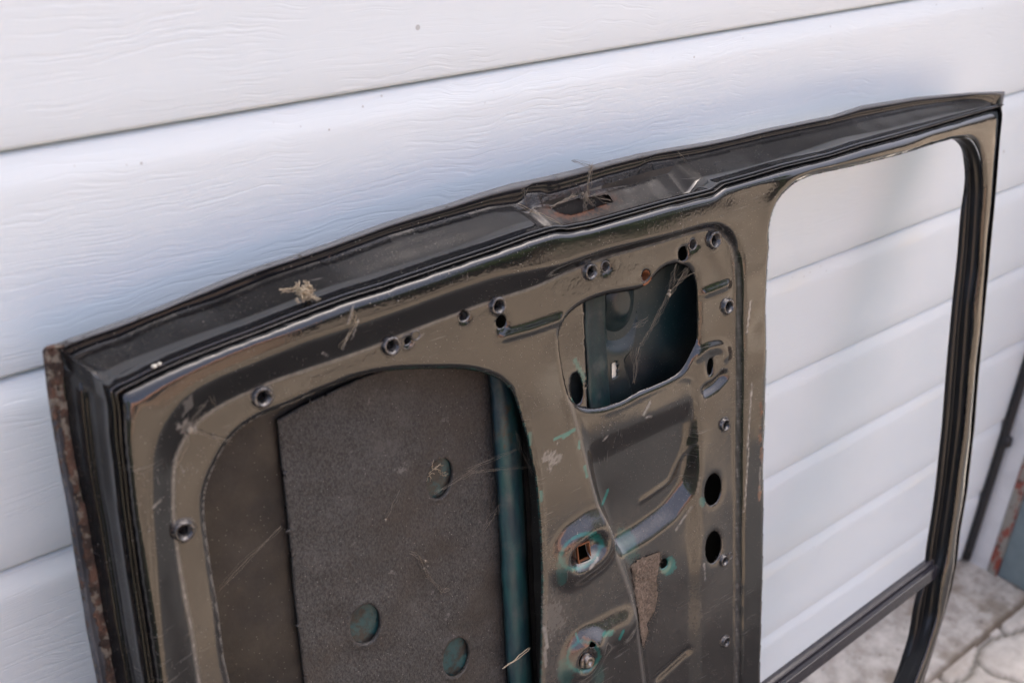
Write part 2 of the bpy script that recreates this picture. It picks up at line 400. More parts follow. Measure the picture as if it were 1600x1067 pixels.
# ------------------------------------------------------------------ garage front
gd = empty('garage_door', (-.7, YW, 0)); tag(gd, 'white sectional garage door with wood grain embossing and horizontal grooves', 'garage door')
ZS = [.004, .174, .3413, .519, .6835, .841, .9939, 1.1463, 1.305, 1.465, 1.625, 1.785, 1.945, 2.105]
XG0, XG1 = -3.1, 1.684
for z0, z1 in zip(ZS[:-1], ZS[1:]):
    prof = [(YW+.012, z0+.0012), (YW+.003, z0+.0012), (YW+.0006, z0+.0024), (YW, z0+.005), (YW, z0+.03), (YW, (z0+z1)/2), (YW, z1-.030), (YW+.0001, z1-.0225),
            (YW+.0006, z1-.0195), (YW+.0030, z1-.0045), (YW+.0042, z1-.0018), (YW+.012, z1-.0016)]
    bev = [0, 0, 0, 0, 0, 0, 0, 1, 1, .5, 0, 0]
    xs = np.linspace(XG0, XG1, 40); vv = np.array([(x, y, z) for (y, z) in prof for x in xs])
    o = obj('door_section', vv, grid_faces(len(prof), 40), m_garage, gd, attrs={'bevel': np.repeat(bev, 40)})
v, f = box(XG0, XG1, YW+.0125, YW+.04, .0, 2.2)
obj('door_core', v, f, simple('grey groove core', (.46, .46, .47), (.52, .52, .53), 20), gd, smoothed=False)
# frame at the right
seal = empty('rubber_seal', (1.69, YW, 0)); tag(seal, 'black rubber seal strip with small knobs down the right edge of the white garage door', 'seal')
zz = np.linspace(.012, 2.1, 60); k = 8
obj('strip', *tube(np.stack([1.688+0*zz, YW-.008+0*zz, zz], -1), .008, 8), m_dark, seal)
for zc in (.30, .48, .66, .84, 1.02):
    v, f = tube([(1.688, YW-.010, zc-.012), (1.688, YW-.014, zc-.006), (1.688, YW-.014, zc+.006), (1.688, YW-.010, zc+.012)], .010, 8, [.5, 1, 1, .5])
    obj('knob', v, f, m_dark, seal)
v, f = box(1.697, 1.74, .612, YW+.05, -.01, 2.2)
tag(obj('door_jamb', v, f, simple('white jamb paint', (.62, .63, .64), (.72, .73, .74), 12, .5), smoothed=False), 'narrow white jamb post between the black rubber seal and the rusty red edge', 'jamb')
sw = empty('side_wall', (1.75, 0, 0)); tag(sw, 'grey teal painted side panel jutting from the garage with a rusty red edge strip', 'side wall')
def mat_rededge():
    M = Mat('rusty red edge', rough=.8); n = M.noise(1, 5, .7, M.coord((40, 40, 16)))
    c = M.mix(M.ramp(n, .46, .54), (.24, .055, .035), (.26, .25, .22)); c = M.mix(M.ramp(M.noise(90, 4), .6, .7), c, (.08, .04, .03))
    return M.out(c, None, M.bump(n, .002))
v, f = box(1.6955, 1.74, .592, .611, -.01, 2.2); obj('edge_strip', v, f, mat_rededge(), sw, smoothed=False)
v, f = box(1.700, 1.74, .44, .591, .006, 2.2); obj('sheet', v, f, simple('grey teal paint', (.13, .18, .20), (.19, .245, .26), 7, .55, .001), sw, smoothed=False)
# the garage itself, and the yard behind the camera which the glossy paint mirrors
render_m = simple('grey render', (.40, .38, .35), (.50, .48, .45), 10)
gar = empty('garage', (-.7, 3.5, 0)); tag(gar, 'rendered garage building around the white sectional door', 'garage')
v, f = merge([box(-3.6, XG0-.004, YW+.03, 6.5, -.01, 2.75), box(1.745, 2.40, YW+.03, 6.5, -.01, 2.75), box(XG0-.004, 1.745, YW+.045, YW+.3, 2.205, 2.75), box(XG0-.004, 1.745, 6.3, 6.5, -.01, 2.75)])
obj('wall', v, f, render_m, gar, smoothed=False)
v, f = box(-3.75, 2.45, YW-.02, 6.7, 2.755, 2.9); obj('roof', v, f, simple('roof felt', (.05, .05, .05), (.09, .085, .08), 20), gar, smoothed=False)
hs = empty('house', (0, -15, 0)); tag(hs, 'brown brick house with an orange tiled roof across the yard', 'house')
def brick():
    M = Mat('brown brick', rough=.9); b = M.n('ShaderNodeTexBrick', Scale=4.0); M.t.links.new(M.coord((1, 1, 1), (math.pi/2, 0, 0)), b.inputs['Vector'])
    b.inputs['Color1'].default_value = (.30, .19, .12, 1); b.inputs['Color2'].default_value = (.24, .15, .10, 1); b.inputs['Mortar'].default_value = (.36, .32, .27, 1)
    return M.out(b.outputs['Color'])
v, f = box(-9, 6, -22, -14, -.05, 3.0); obj('wall', v, f, brick(), hs, smoothed=False)
rv = np.array([(-9.5, -13.5, 3.0), (6.5, -13.5, 3.0), (6.5, -22.5, 3.0), (-9.5, -22.5, 3.0), (-9.5, -18, 6.0), (6.5, -18, 6.0)])
obj('roof', rv, [(0, 1, 5, 4), (2, 3, 4, 5), (0, 4, 3), (1, 2, 5), (0, 3, 2, 1)], simple('orange tiles', (.17, .085, .055), (.22, .11, .07), 15), hs, smoothed=False)
wm = Mat('window glass', (.03, .035, .04), .1).m
for x in (-6.5, -2.5, 2.0):
    v, f = box(x, x+1.4, -14.0, -13.97, .9, 2.2); obj('window', v, f, wm, hs, smoothed=False)
def tree(x, y, h, r, label):
    t = empty('tree', (x, y, 0)); tag(t, label, 'tree', 'trees across the yard')
    v, f = tube([(x, y, -.05), (x+.1, y, h*.3), (x, y+.1, h*.7)], .18, 8, [1, .8, .4]); obj('trunk', v, f, bark, t)
    n = 5000; d = rng.normal(size=(n, 3)); d /= np.linalg.norm(d, axis=1)[:, None]
    lobes = rng.normal(size=(14, 3))*r*.45+np.array([x, y, h*.65]); c = lobes[rng.integers(0, 14, n)]+d*(r*.45*rng.uniform(.6, 1, n)**.5)[:, None]
    a = rng.normal(size=(n, 3)); a /= np.linalg.norm(a, axis=1)[:, None]; b = np.cross(a, d); s = .11
    vv = np.stack([c-a*s, c+b*s, c+a*s, c-b*s], 1).reshape(-1, 3)
    obj('crown', vv, np.arange(4*n).reshape(-1, 4), leafm, t, smoothed=False)
hg = empty('shade_hedge', (-1.1, -.8, 0)); tag(hg, 'unseen leafy block added to shade the wall left of the garage door', 'shade_hedge')  # out of view, added to darken the lower left wall and jamb
bark = simple('bark', (.08, .06, .04), (.14, .11, .08), 12); leafm = simple('leaves', (.035, .075, .018), (.07, .12, .03), 2)
n = 9000; c = np.c_[rng.uniform(-1.5, -.72, n), rng.uniform(-2.6, .35, n), rng.uniform(0, 1.12, n)]
a = rng.normal(size=(n, 3)); a /= np.linalg.norm(a, axis=1)[:, None]; b = np.cross(a, rng.normal(size=(n, 3))); b /= np.linalg.norm(b, axis=1)[:, None]
obj('crown', np.stack([c-a*.035, c+b*.025, c+a*.035, c-b*.025], 1).reshape(-1, 3), np.arange(4*n).reshape(-1, 4), simple('hedge leaves', (.015, .03, .010), (.03, .05, .015), 4), hg, smoothed=False)
obj('stem', *merge([tube([(-1.12, yy, -.05), (-1.1, yy, .9)], .02, 6) for yy in np.arange(-2.4, .3, .3)]), bark, hg)
tree(-11.5, -12, 6, 2.4, 'broad green tree left of the brick house'); tree(8.5, -11, 5, 2.0, 'small green tree right of the brick house')
tree(12.5, -13, 7, 2.8, 'tall green tree far right of the brick house')

# ================================================================== THE CAR DOOR
door = empty('car_door', tuple(ROOT)); tag(door, 'black stripped car door lying on its side against the white garage door', 'car door')
# outline of the outer skin (photo pixels, outer skin level)
p0_top = [(67, 549), (70, 543), (77, 540), (90, 537), (115, 527), (150, 515), (200, 498), (250, 479.5), (300, 458), (350, 437), (400, 418), (450, 402), (500, 385), (550, 367), (600, 349), (650, 333), (700, 319),
          (750, 302), (800, 287), (850, 277), (900, 265), (950, 252), (1000, 240), (1050, 231), (1100, 223), (1150, 213), (1200, 201), (1250, 191), (1300, 181), (1349, 165), (1433, 152), (1517, 145), (1568, 143)]
p0_left = [(67, 549), (69, 567), (75, 617), (80, 650), (87, 692), (94, 732), (107, 800), (114, 850), (122, 900), (130, 945), (136, 987), (144, 1025), (152, 1066)]
p1_top = [(88, 542), (99, 545), (106, 559), (125, 549), (155, 537), (187, 527), (237, 504), (282, 486), (340, 467), (425, 432), (525, 399), (610, 367), (700, 341), (770, 322), (812, 317), (821, 311), (826, 301), (850, 299), (862, 303), (900, 292),
          (950, 275), (1000, 262), (1020, 253), (1050, 249), (1100, 240), (1150, 228), (1200, 216), (1250, 205), (1300, 195), (1349, 183), (1433, 166), (1517, 155), (1543, 155), (1554, 160)]
p1_left = [(88, 542), (99, 567), (101, 604), (106, 642), (110, 680), (119, 732), (135, 800), (145, 862), (154, 912), (161, 962), (172, 1007), (181, 1065)]
p2_top = [(180, 614), (190, 607), (212, 597), (237, 584), (275, 567), (325, 547), (362, 533), (400, 519), (450, 499), (500, 480), (550, 462), (600, 447), (650, 430), (700, 413), (775, 388), (825, 370), (860, 359), (875, 356), (888, 357), (925, 350), (975, 336),
          (1050, 315), (1100, 303), (1118, 298), (1132, 287), (1175, 275), (1225, 260), (1300, 242), (1349, 226), (1433, 203), (1517, 178), (1555, 167), (1566, 164)]
p2_left = [(180, 614), (185, 640), (188, 692), (193, 732), (200, 800), (207, 850), (215, 912), (225, 975), (238, 1065)]
p2_right = [(1566, 164), (1571, 176), (1566.6, 218), (1559.5, 303), (1550, 400), (1544, 462), (1537, 537), (1531, 600), (1526, 665), (1514.5, 767), (1503, 834), (1498, 879), (1489, 924), (1478, 964), (1461, 1020), (1447, 1065)]
def L_at(px, w): return [at(p, w) for p in px]
def L_on(px, dw=0): return [onf(p, dw) for p in px]
def side(a, n):
    q = resample(a, n)
    for _ in range(2): q[1:-1] = (q[:-2]+2*q[1:-1]+q[2:])/4
    return q

nl, nt, nr, nb_ = 420, 900, 260, 120
def loop(left, top, right, bottom):                     # closed, corner to corner
    return np.vstack([side(left[::-1], nl)[:-1], side(top, nt)[:-1], side(right, nr)[:-1], side(bottom, nb_)[:-1]])
e2r = L_on(p2_right)
e2r_ext = [e2r[-1]+(-.035, .06), e2r[-1]+(-.10, .13), np.array([.74, 1.03])]
P2 = loop(L_on(p2_left, -.004)+[np.array([-.055, 1.02])], L_on(p2_top, -.004), e2r+e2r_ext, [np.array([.74, 1.03]), np.array([.4, 1.03]), np.array([-.055, 1.02])])
offr = [q+(.022+.012*(1-i/len(e2r)), 0) for i, q in enumerate(e2r)]
t1 = L_at(p1_top, .006); t0 = L_at(p0_top, 0)
r1 = [t1[-1]]+[np.array([q[0]+.006+.045*math.exp(-q[1]/.05), q[1]]) for q in e2r[4:]]+[q+(.006, .006) for q in e2r_ext[:-1]]+[np.array([.75, 1.045])]
r0 = [t0[-1]]+[np.array([q[0]+.012+.05*math.exp(-q[1]/.05), q[1]]) for q in e2r[4:]]+[q+(.014, .02) for q in e2r_ext[:-1]]+[np.array([.76, 1.06])]
P1 = loop(L_at(p1_left, .006)+[np.array([-.08, 1.04])], t1, r1, [r1[-1], np.array([.4, 1.045]), np.array([-.08, 1.04])])
P0 = loop(L_at(p0_left, 0)+[np.array([-.10, 1.055])], t0, r0, [r0[-1], np.array([.4, 1.06]), np.array([-.10, 1.055])])
NL = len(P0)
Su = np.arange(NL)

# hem flange: folded edge of the outer skin
def rings(list_): return np.vstack(list_), grid_faces(len(list_), NL, True)
rg = []
wig = np.zeros((NL, 2)); wig[:, 0] = .0007*np.interp(Su, np.arange(0, NL, 6), rng.normal(size=len(np.arange(0, NL, 6))))
isleft = (Su < nl+6)
wig[~isleft] *= .15
for g, w in [(0, -.0015), (0, .0008), (.06, .0028), (.18, .0036), (.30, .0036), (.38, .0026), (.5, .0020), (.72, .0018), (.9, .0022), (1.05, .0016), (1.35, .0010)]:
    q = P0+(P1-P0)*g
    if g > .8: q = q+wig*1.6
    rg.append(W3(q, np.full(NL, w)))
rust = np.concatenate([np.where(isleft, r*(.72+.28*np.exp(-((nl-Su)/130.)**2)), .05) for r in (.35, .35, .35, .15, .1, .1, .35, .85, .95, .95, .5)])
near_c = np.tile(np.exp(-((Su-nl)/22.)**2), 11)
rust = np.maximum(rust, np.where(np.tile(isleft, 11), near_c*1.0, near_c*.4))
v, f = rings(rg); fl = obj('hem_flange', v, f, m_flange, door, attrs={'rust': rust, 'top': np.tile(np.where(isleft, 0., 1.), 11), 'black': np.concatenate([np.where(isleft, 0, r) for r in (0, 0, 0, 0, .15, .9, 1, 1, 1, 1, 1)])})
tag(fl, 'grey hem flange with rust flaking along its inner edge')

# jamb: from flange up to the inner face
hole_px = np.array([(862, 325), (884, 315), (915, 309), (950, 304), (958, 314), (925, 326), (893, 336), (876, 333)], float)
prof = [(0, .0015), (.01, .0032), (.04, .0042), (.08, .0055), (.13, .0074), (.20, .0098), (.28, .0125), (.36, .0151), (.44, .0177), (.52, .0202), (.60, .0226), (.68, .0250), (.75, .0272), (.81, .0293), (.86, .0316), (.895, .0343), (.918, .0376), (.934, .0412), (.944, .0448), (.950, .0480), (.956, .0501), (.962, .0508), (.970, .0503), (.976, .0496), (.982, .0498), (.986, .0510), (.99, .0545), (1.0, .0556), (1.025, .0556), (1.06, .0546), (1.07, .053)]
# finer subdivision of the profile
pg = np.array(prof); tt = np.linspace(0, len(pg)-1, 3*(len(pg)-1)+1)
pg = np.stack([np.interp(tt, np.arange(len(pg)), pg[:, 0]), np.interp(tt, np.arange(len(pg)), pg[:, 1])], -1)
rg = []; weld = []; dirt = []; rusta = []; grit_dark_refl = []
istop = (Su >= nl-6) & (Su < nl+nt)
fw = wf(P2[:, 0])/.060
u_a, u_b = onf((875, 350))[0], onf((1122, 295))[0]
uu = P2[:, 0]
pocket = ss(u_a-.004, u_a+.012, uu)*(1-ss(u_b-.012, u_b+.004, uu))*istop
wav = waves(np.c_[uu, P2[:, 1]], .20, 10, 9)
for g, w in pg:
    q = P1+(P2-P1)*g; ww = w*fw+.0
    env = ss(.06, .15, g)*(1-ss(.86, .94, g))
    dn = pocket*env*(.008+.00005*waves(np.c_[uu, np.full(NL, g*.09)], .022, 12, 31))
    q = q+np.c_[np.zeros(NL), dn+.0006*wav*ss(.1, .4, g)*(1-ss(.8, .95, g))*istop]
    # left jamb has two shallow ridges
    ww = ww+np.where(Su < nl-8, .0025*np.exp(-((g-.33)/.05)**2)-.002*np.exp(-((g-.55)/.06)**2), 0)
    rg.append(W3(q, ww))
    wl = np.where(istop, np.exp(-((g-.09)/.07)**2)*(.35+.65*(np.sin(uu*31)+np.sin(uu*67) > .2)), .12*np.exp(-((g-.1)/.1)**2))
    grit_dark_refl.append(np.where(istop, 1.0*(1-ss(.74+.07*wav, .79+.07*wav, g))*(1-pocket*.08), .75*(1-ss(.80, .90, g)))); weld.append(wl); dirt.append(np.where(istop, .012*(1-ss(.5, .8, g))+.002, .001)); rusta.append(1.3*pocket*np.exp(-((g-.40)/.22)**2)*(np.exp(-((uu-onf((960, 290))[0])/.028)**2)))  # gritty zone, its wavy edge drawn as the border of the dark reflection
v, f = rings(rg); rows = len(rg)
cen = v[f].mean(1); pc = proj(cen); sd_, _ = sdf(pc, hole_px)
f = f[~((sd_ > 0) & np.isin((f[:, 0] % NL), np.where(istop)[0]))]
z0 = np.zeros(len(v))
jm = obj('door_edge', v, f, m_edge, door, attrs={'grit_dark_refl': np.concatenate(grit_dark_refl), 'weld': np.concatenate(weld), 'dirt': np.concatenate(dirt), 'rust': np.concatenate(rusta), 'teal': z0, 'pale': z0})
tag(jm, 'glossy black edge channel with a recessed latch pocket')
solid(jm, .0009, -1 if False else 1, True)

# inner face features ------------------------------------------------
p3 = [(235, 732), (240, 692), (252, 664), (275, 630), (300, 607), (350, 582), (400, 563), (475, 532), (550, 508), (625, 483), (700, 455), (775, 430), (812, 424), (875, 414), (925, 397), (950, 389), (1000, 377), (1050, 365), (1100, 351), (1125, 349), (1145, 360), (1157, 380), (1161, 410), (1162, 435), (1162, 510), (1162, 625), (1161, 752), (1160, 892), (1158, 1067)]
p3l = [(255, 1065), (250, 975), (246, 900), (241, 850), (237, 800)]
p4 = [(271, 732), (277, 704), (290, 682), (312, 655), (350, 630), (390, 612), (422, 597), (485, 576), (535, 560), (580, 544), (620, 527), (660, 511), (700, 496), (741, 480), (800, 460), (837, 448), (875, 430), (925, 410), (950, 401), (1025, 380), (1075, 364), (1107, 356), (1125, 363), (1135, 373), (1142, 387), (1147, 405), (1150, 447), (1150, 625), (1149, 752), (1149, 892), (1147, 1067)]
p4l = [(310, 1065), (297, 975), (287, 925), (277, 862), (270, 800)]
REC = .008
P3 = poly(p3l+p3, 0, ext=[(.595, .84), (.56, .90), (.05, .90), (-.035, .85)][::1])
P4 = poly(p4l+p4, -REC, ext=[(.580, .83), (.55, .885), (.065, .885), (-.005, .84)][::1])
ph1 = [(360, 1066), (352, 1032), (342, 950), (332, 895), (320, 800), (322, 765), (335, 732), (350, 702), (374, 672), (407, 652), (454, 634), (500, 613), (547, 595), (579, 585), (625, 579), (672, 577.5), (719, 577), (750, 581), (782, 592), (804, 613), (826, 687), (839, 753), (845, 819), (849, 906), (848, 972), (846, 1064)]
H1 = poly(ph1, -REC, ext=[(.265, .78), (.24, .82), (.06, .82), (.030, .78)])
ph2 = [(875, 520), (877, 550), (885, 595), (891, 622), (900, 631), (912, 637), (925, 639), (940, 638), (957, 633), (975, 627), (1000, 613), (1025, 603), (1050, 592), (1065, 582), (1075, 567), (1082, 552), (1091, 535), (1092, 510), (1092, 460), (1090, 440), (1085, 427), (1075, 416), (1062, 412), (1045, 416), (1032, 424), (1022, 436), (1012, 446), (1000, 453), (975, 457), (950, 461), (925, 469), (905, 479), (892, 490), (882, 502)]
H2 = poly(ph2, -REC, step=.003, it=2)
pw = [(1191, 1065), (1193, 1000), (1195, 900), (1197, 800), (1198, 700), (1201, 575), (1202, 475), (1204, 418), (1205.5, 396), (1208, 384), (1205, 370), (1208, 350), (1211, 334), (1218, 316), (1228, 303), (1247, 286), (1273, 275), (1349, 258), (1405, 244), (1461, 227), (1492, 217), (1514, 215), (1524, 220), (1532, 234), (1538, 255), (1541, 289), (1538, 340), (1533, 418), (1525, 475), (1522, 525), (1516, 600), (1511, 665), (1498, 767), (1490, 823), (1483.6, 865), (1475, 902), (1467, 964), (1450, 1020), (1433, 1065)]
wfl = L_on(pw)
ext_w = [wfl[-1]+(-.030, .050), wfl[-1]+(-.09, .10), np.array([.67, .86]), np.array([.61, .855]), np.array([.585, .82])]
WF = smooth(wfl+ext_w, .004, True, 3)

def ell(p, rx, ry, ang=0, dw=-REC, n=28):               # an ellipse drawn in photo pixels, laid on the sheet
    c, s = math.cos(math.radians(ang)), math.sin(math.radians(ang))
    return np.array([onf((p[0]+rx*math.cos(t)*c-ry*math.sin(t)*s, p[1]+rx*math.cos(t)*s+ry*math.sin(t)*c), dw) for t in np.linspace(0, 2*np.pi, n, endpoint=False)])
small = [ell((1115, 765), 12.5, 25, 8), ell((1115, 855), 12.5, 25, 8), ell((1111, 573), 4.2, 13.5, 5), ell((784, 503), 7.5, 10, 10), ell((947, 417), 5.5, 9, 15), ell((1068, 397), 7, 12, 5), ell((1083, 382), 5, 8.5, 5),
         ell((725, 493), 6, 8, 0), ell((1010, 431), 6.5, 9, 10), ell((915, 1001), 4, 5.5, 20), ell((1044, 884), 6, 8, 20), ell((638, 533), 4, 6, 30)]
CLIPS = [((411, 621), 1.0), ((613, 541), 1.0), ((779, 478), 1.0), ((924, 425), 1.0), ((1117, 375), 1.15), ((1138, 479), 1.05), ((288, 830), 1.0), ((1134, 664), .9), ((1133, 876), .85), ((1135, 1002), .85)]
for p, s_ in CLIPS:
    c_ = onf(p, -REC+.002); small.append(np.array([c_+.0050*s_*np.array([math.cos(t), math.sin(t)]) for t in np.linspace(0, 2*np.pi, 20, endpoint=False)]))
sq = np.array([onf(p, -REC-.006) for p in [(896, 851), (911, 845), (913, 866), (898, 874)]]); sq = smooth(sq, .0015, True, 0)
holes = [WF, H1, H2]+small+[sq]

# grid
us = [-.075]
while us[-1] < 1.20: us.append(us[-1]+min(.00165, .00115+.0010*max(0, us[-1])))
vs_ = [-.03]
while vs_[-1] < 1.05: vs_.append(vs_[-1]+(.00125 if vs_[-1] < .33 else .0016 if vs_[-1] < .60 else .0030))
us = np.array(us); vs_ = np.array(vs_)
gu, gv = np.meshgrid(us, vs_); P = np.stack([gu.ravel(), gv.ravel()], -1); nc = len(us); nrw = len(vs_)
spacing = np.minimum(np.repeat(np.gradient(vs_), nc), np.tile(np.gradient(us), nrw))
spmax = np.sqrt(np.repeat(np.gradient(vs_), nc)*np.tile(np.gradient(us), nrw))
keepsd = []; snapped = np.zeros(len(P), bool)
dP2, n2 = sdf(P, P2[::3]); k = np.abs(dP2) < .72*spmax; P[k] = n2[k]; snapped |= k; dP2 = np.where(k, 0, dP2); cut = dP2 < -1e-6
remove_score = [(-dP2, k)]
dh = {}
for i, h in enumerate(holes):
    d, nn = sdf(P, h, .02); k = (np.abs(d) < .72*spmax) & ~snapped; P[k] = nn[k]; snapped |= k; d = np.where(k, 0, d); dh[i] = d
    cut |= d > 1e-6
Fg = grid_faces(nrw, nc)
allsd = np.maximum.reduce([-dP2]+[dh[i] for i in dh])
fs = allsd[Fg]; ok = (fs <= 1e-7).all(1)
# a face whose four corners were all snapped may bridge a hole: test its centre
alls = snapped[Fg].all(1); cc = P[Fg].mean(1)
idx = np.where(ok & alls)[0]
bad = np.zeros(len(idx), bool)
for h in holes:
    d, _ = sdf(cc[idx], h, .01); bad |= d > 0
d, _ = sdf(cc[idx], P2[::3]); bad |= d < 0
ok[idx[bad]] = False
Fg = Fg[ok]

# height of the face
w = wf(P[:, 0])
dP2, _ = sdf(P, P2[::3]); R_ = .0090
pin = [(238, 925), (226, 860), (213, 800), (204, 732), (202, 690), (208, 650), (225, 628), (250, 608), (275, 593), (325, 567), (362, 550), (400, 534)]
P2i = smooth([np.array([-.046, 1.02])]+L_on([(262, 1065)]+pin)+[onf(p)+(0, .0085+.0035*ss(1100, 1300, p[0])) for p in p2_top if 430 < p[0] < 1560]+[q+(-.017, .002) for q in e2r[2:]]+[q+(-.012, -.006) for q in e2r_ext[:-1]]+[np.array([.73, 1.022])], .004, True, 2)
di, _ = sdf(P, P2i); t = np.where(di > 0, 1, dP2/(dP2-np.minimum(di, 0)+1e-9)); t = np.clip(t, 0, 1)
w = w-.0013*(1-np.clip(dP2, 0, .030)/.030)**2-.0052*(1-t)**1.9-.0100*(1-t)**10
d3, _ = sdf(P, P3); d4, _ = sdf(P, P4)
t = np.where(d4 > 0, 1, np.where(d3 < 0, 0, d3/(d3-np.minimum(d4, 0)+1e-9)))
w = w-REC*np.where(t < 1, t*.75+.25*ss(0, 1, t), 1)
inner = d4 > 0
dW, _ = sdf(P, WF, .03); d = np.clip(-dW, 0, .006); w = w-.0040*(1-d/.006)**2*(dW < .02)
for h, r in ((H1, .0035), (H2, .0040)):
    dd, _ = sdf(P, h, .03); d = np.clip(-dd, 0, r); w = w-.0030*(1-d/r)**2*(dd > -.0399)
# fold line and lowered field to its right
ridge_px = [(889, 620), (892, 630), (905, 680), (917, 724), (930, 777), (947, 822), (960, 857), (972, 892), (982, 918), (990, 941), (995, 982), (1000, 1022), (1006, 1067)]
ridge = smooth(L_on(ridge_px, -REC), .003, it=40)
G1 = smooth(list(ridge)+[np.array([.42, .75]), np.array([.53, .75])]+L_on([(1098, 1067), (1097, 900), (1097, 780), (1096, 680), (1093, 600), (1080, 570), (1030, 600), (950, 636)], -REC), .004, True, 1)
dG, _ = sdf(P, G1, .03)
dr = dline(P, ridge)
w = w-.0055*ss(0, .016, dG)*ss(.0, .03, P[:, 1]-.19)
w = w+.0006*np.exp(-(dr/.0050)**2)                       # crisp fold
Rr = smooth(L_on([(900, 655), (925, 760), (958, 852), (965, 856), (1010, 828), (1050, 798), (1075, 765), (1088, 735), (1090, 700), (1090, 650), (1088, 600), (1060, 600), (1000, 622), (950, 645)], -REC), .004, True, 2)
Ro = smooth(L_on([(880, 640), (905, 745), (945, 865), (966, 880), (1020, 850), (1066, 815), (1090, 778), (1101, 740), (1103, 700), (1102, 650), (1100, 590), (1060, 580), (1000, 600), (950, 630)], -REC), .004, True, 2)
a_, _ = sdf(P, Rr, .06); b_, _ = sdf(P, Ro, .06)
t = np.where(a_ > 0, 1, np.where(b_ < 0, 0, b_/(b_-np.minimum(a_, 0)+1e-9)))
w = w-.0085*ss(0, 1, t)*ss(0, .010, dG)*ss(onf((1000, 590))[1], onf((1000, 860))[1], P[:, 1])*1.25
def pill(pts, r, h, dw=-REC):
    global w
    dd = dline(P, smooth(L_on(pts, dw), .002), .03); w = w+h*(1-ss(0, 1, dd/r))
pill([(786, 527), (830, 515), (875, 499)], .0060, .0016)
pill([(1102, 459), (1136, 445)], .0055, .0018)
pill([(1092, 556), (1105, 545), (1125, 541), (1134, 549), (1135, 556)], .0080, .0019)
pill([(1104, 610), (1118, 602), (1131, 588)], .0075, -.0052)
pill([(1034, 1062), (1080, 1020)], .006, -.0022); pill([(1020, 790), (1062, 760), (1090, 690)], .0035, .0010)
pill([(1098, 380), (1060, 395)], .004, -.0004)
# bosses: a raised mound with a dished centre
def boss(outer, inner_, hi, lo, dw=-REC):
    global w
    a = np.array(outer); dd = dline(P, np.array(L_on(a[:, :2], dw)), .06)
    return dd
def mound(pts, r1, r2, hi, lo):
    global w
    dd = dline(P, smooth(L_on(pts, -REC), .002), .07)
    w = w+hi*(1-ss(r2, r1, dd))-lo*(1-ss(r2*.25, r2, dd))
mound([(903, 866), (925, 850)], .036, .015, .0075, .0105)
mound([(911, 1028), (912, 1022)], .030, .0125, .0070, .0095)
mound([(925, 1006), (960, 985), (973, 980)], .024, .004, .0050, .0000)
# small details: rolled lip round the slot holes, dents, sheet waviness
for i, h in enumerate(small[:12]):
    dd, _ = sdf(P, h, .01); d = np.clip(-dd, 0, .003); w = w-(.003-d)*.35*(dd > -.0399)
pill([(1145, 302), (1190, 300), (1212, 292)], .026, -.0010, 0)
amp = .00016+.0003*ss(.3, .6, P[:, 0])
w = w+amp*waves(P, .11, 14, 2)+.00035*waves(P, .3, 8, 7)

wg = w.reshape(nrw, nc)
for _ in range(3):
    wg[1:-1] = (wg[:-2]+2*wg[1:-1]+wg[2:])/4; wg[:, 1:-1] = (wg[:, :-2]+2*wg[:, 1:-1]+wg[:, 2:])/4
w = wg.ravel()
# paint state, and the highlight painted on the fold
px = proj(W3(P, w))
def seg(a, b, r):
    a = np.array(a, float); b = np.array(b, float); e = b-a; t = np.clip(((px-a)@e)/(e@e), 0, 1)
    return 1-ss(r*.55, r*1.15, np.linalg.norm(px-a-t[:, None]*e, axis=1))
teal = np.zeros(len(P)); pale = np.zeros(len(P)); rusts = np.zeros(len(P))
jit = waves(P, .004, 12, 21)*.5+waves(P, .011, 12, 22)*.5
def blob(c, rx, ry, ang=0, k=.5):
    s, co = math.sin(math.radians(ang)), math.cos(math.radians(ang)); d = px-np.array(c)
    a = (d[:, 0]*co+d[:, 1]*s)/rx; b = (-d[:, 0]*s+d[:, 1]*co)/ry
    return 1-ss(.7, 1.1, np.sqrt(a*a+b*b)+jit*k*.4)
for a, b, r in [((867, 686), (898, 671), 2.6), ((905, 690), (905, 700), 2.2), ((914, 728), (917, 745), 2.4), ((941, 788), (950, 765), 2.2), ((845, 768), (846, 782), 2.6), ((829, 694), (828, 676), 2.4), ((612, 584), (624, 581), 3),
                ((900, 990), (905, 1002), 2), ((968, 998), (974, 985), 2.4), ((938, 842), (943, 852), 3.2), ((880, 683), (890, 676), 3)]: teal = np.maximum(teal, seg(a, b, r))
ring = np.abs(np.sqrt((((px-np.array([907, 861]))@np.array([.82, -.57]))/37)**2+(((px-np.array([907, 861]))@np.array([.57, .82]))/25)**2)-.93)
teal = np.maximum(teal, (1-ss(.05, .14, ring+jit*.04))*.8)
ring = np.abs(np.sqrt((((px-np.array([911, 1025]))@np.array([.82, -.57]))/27)**2+(((px-np.array([911, 1025]))@np.array([.57, .82]))/24)**2)-.93)
teal = np.maximum(teal, (1-ss(.05, .15, ring+jit*.05))*.75)
for c, rx, ry, a, s in [((930, 838), 12, 7, 30, 1), ((980, 850), 16, 30, -20, .28), ((878, 890), 9, 26, 0, .35), ((950, 989), 11, 5, -20, .9), ((884, 1050), 14, 26, 0, .4), ((1097, 784), 5, 10, 0, .6), ((935, 1055), 10, 20, 10, .25), ((1044, 884), 13, 15, 20, .8)]:
    teal = np.maximum(teal, blob(c, rx, ry, a)*s)
dd, _ = sdf(P, H1, .02); teal = np.maximum(teal, (dd > -.0018)*(P[:, 0] > .20)*.40*ss(-.6, 1, jit))
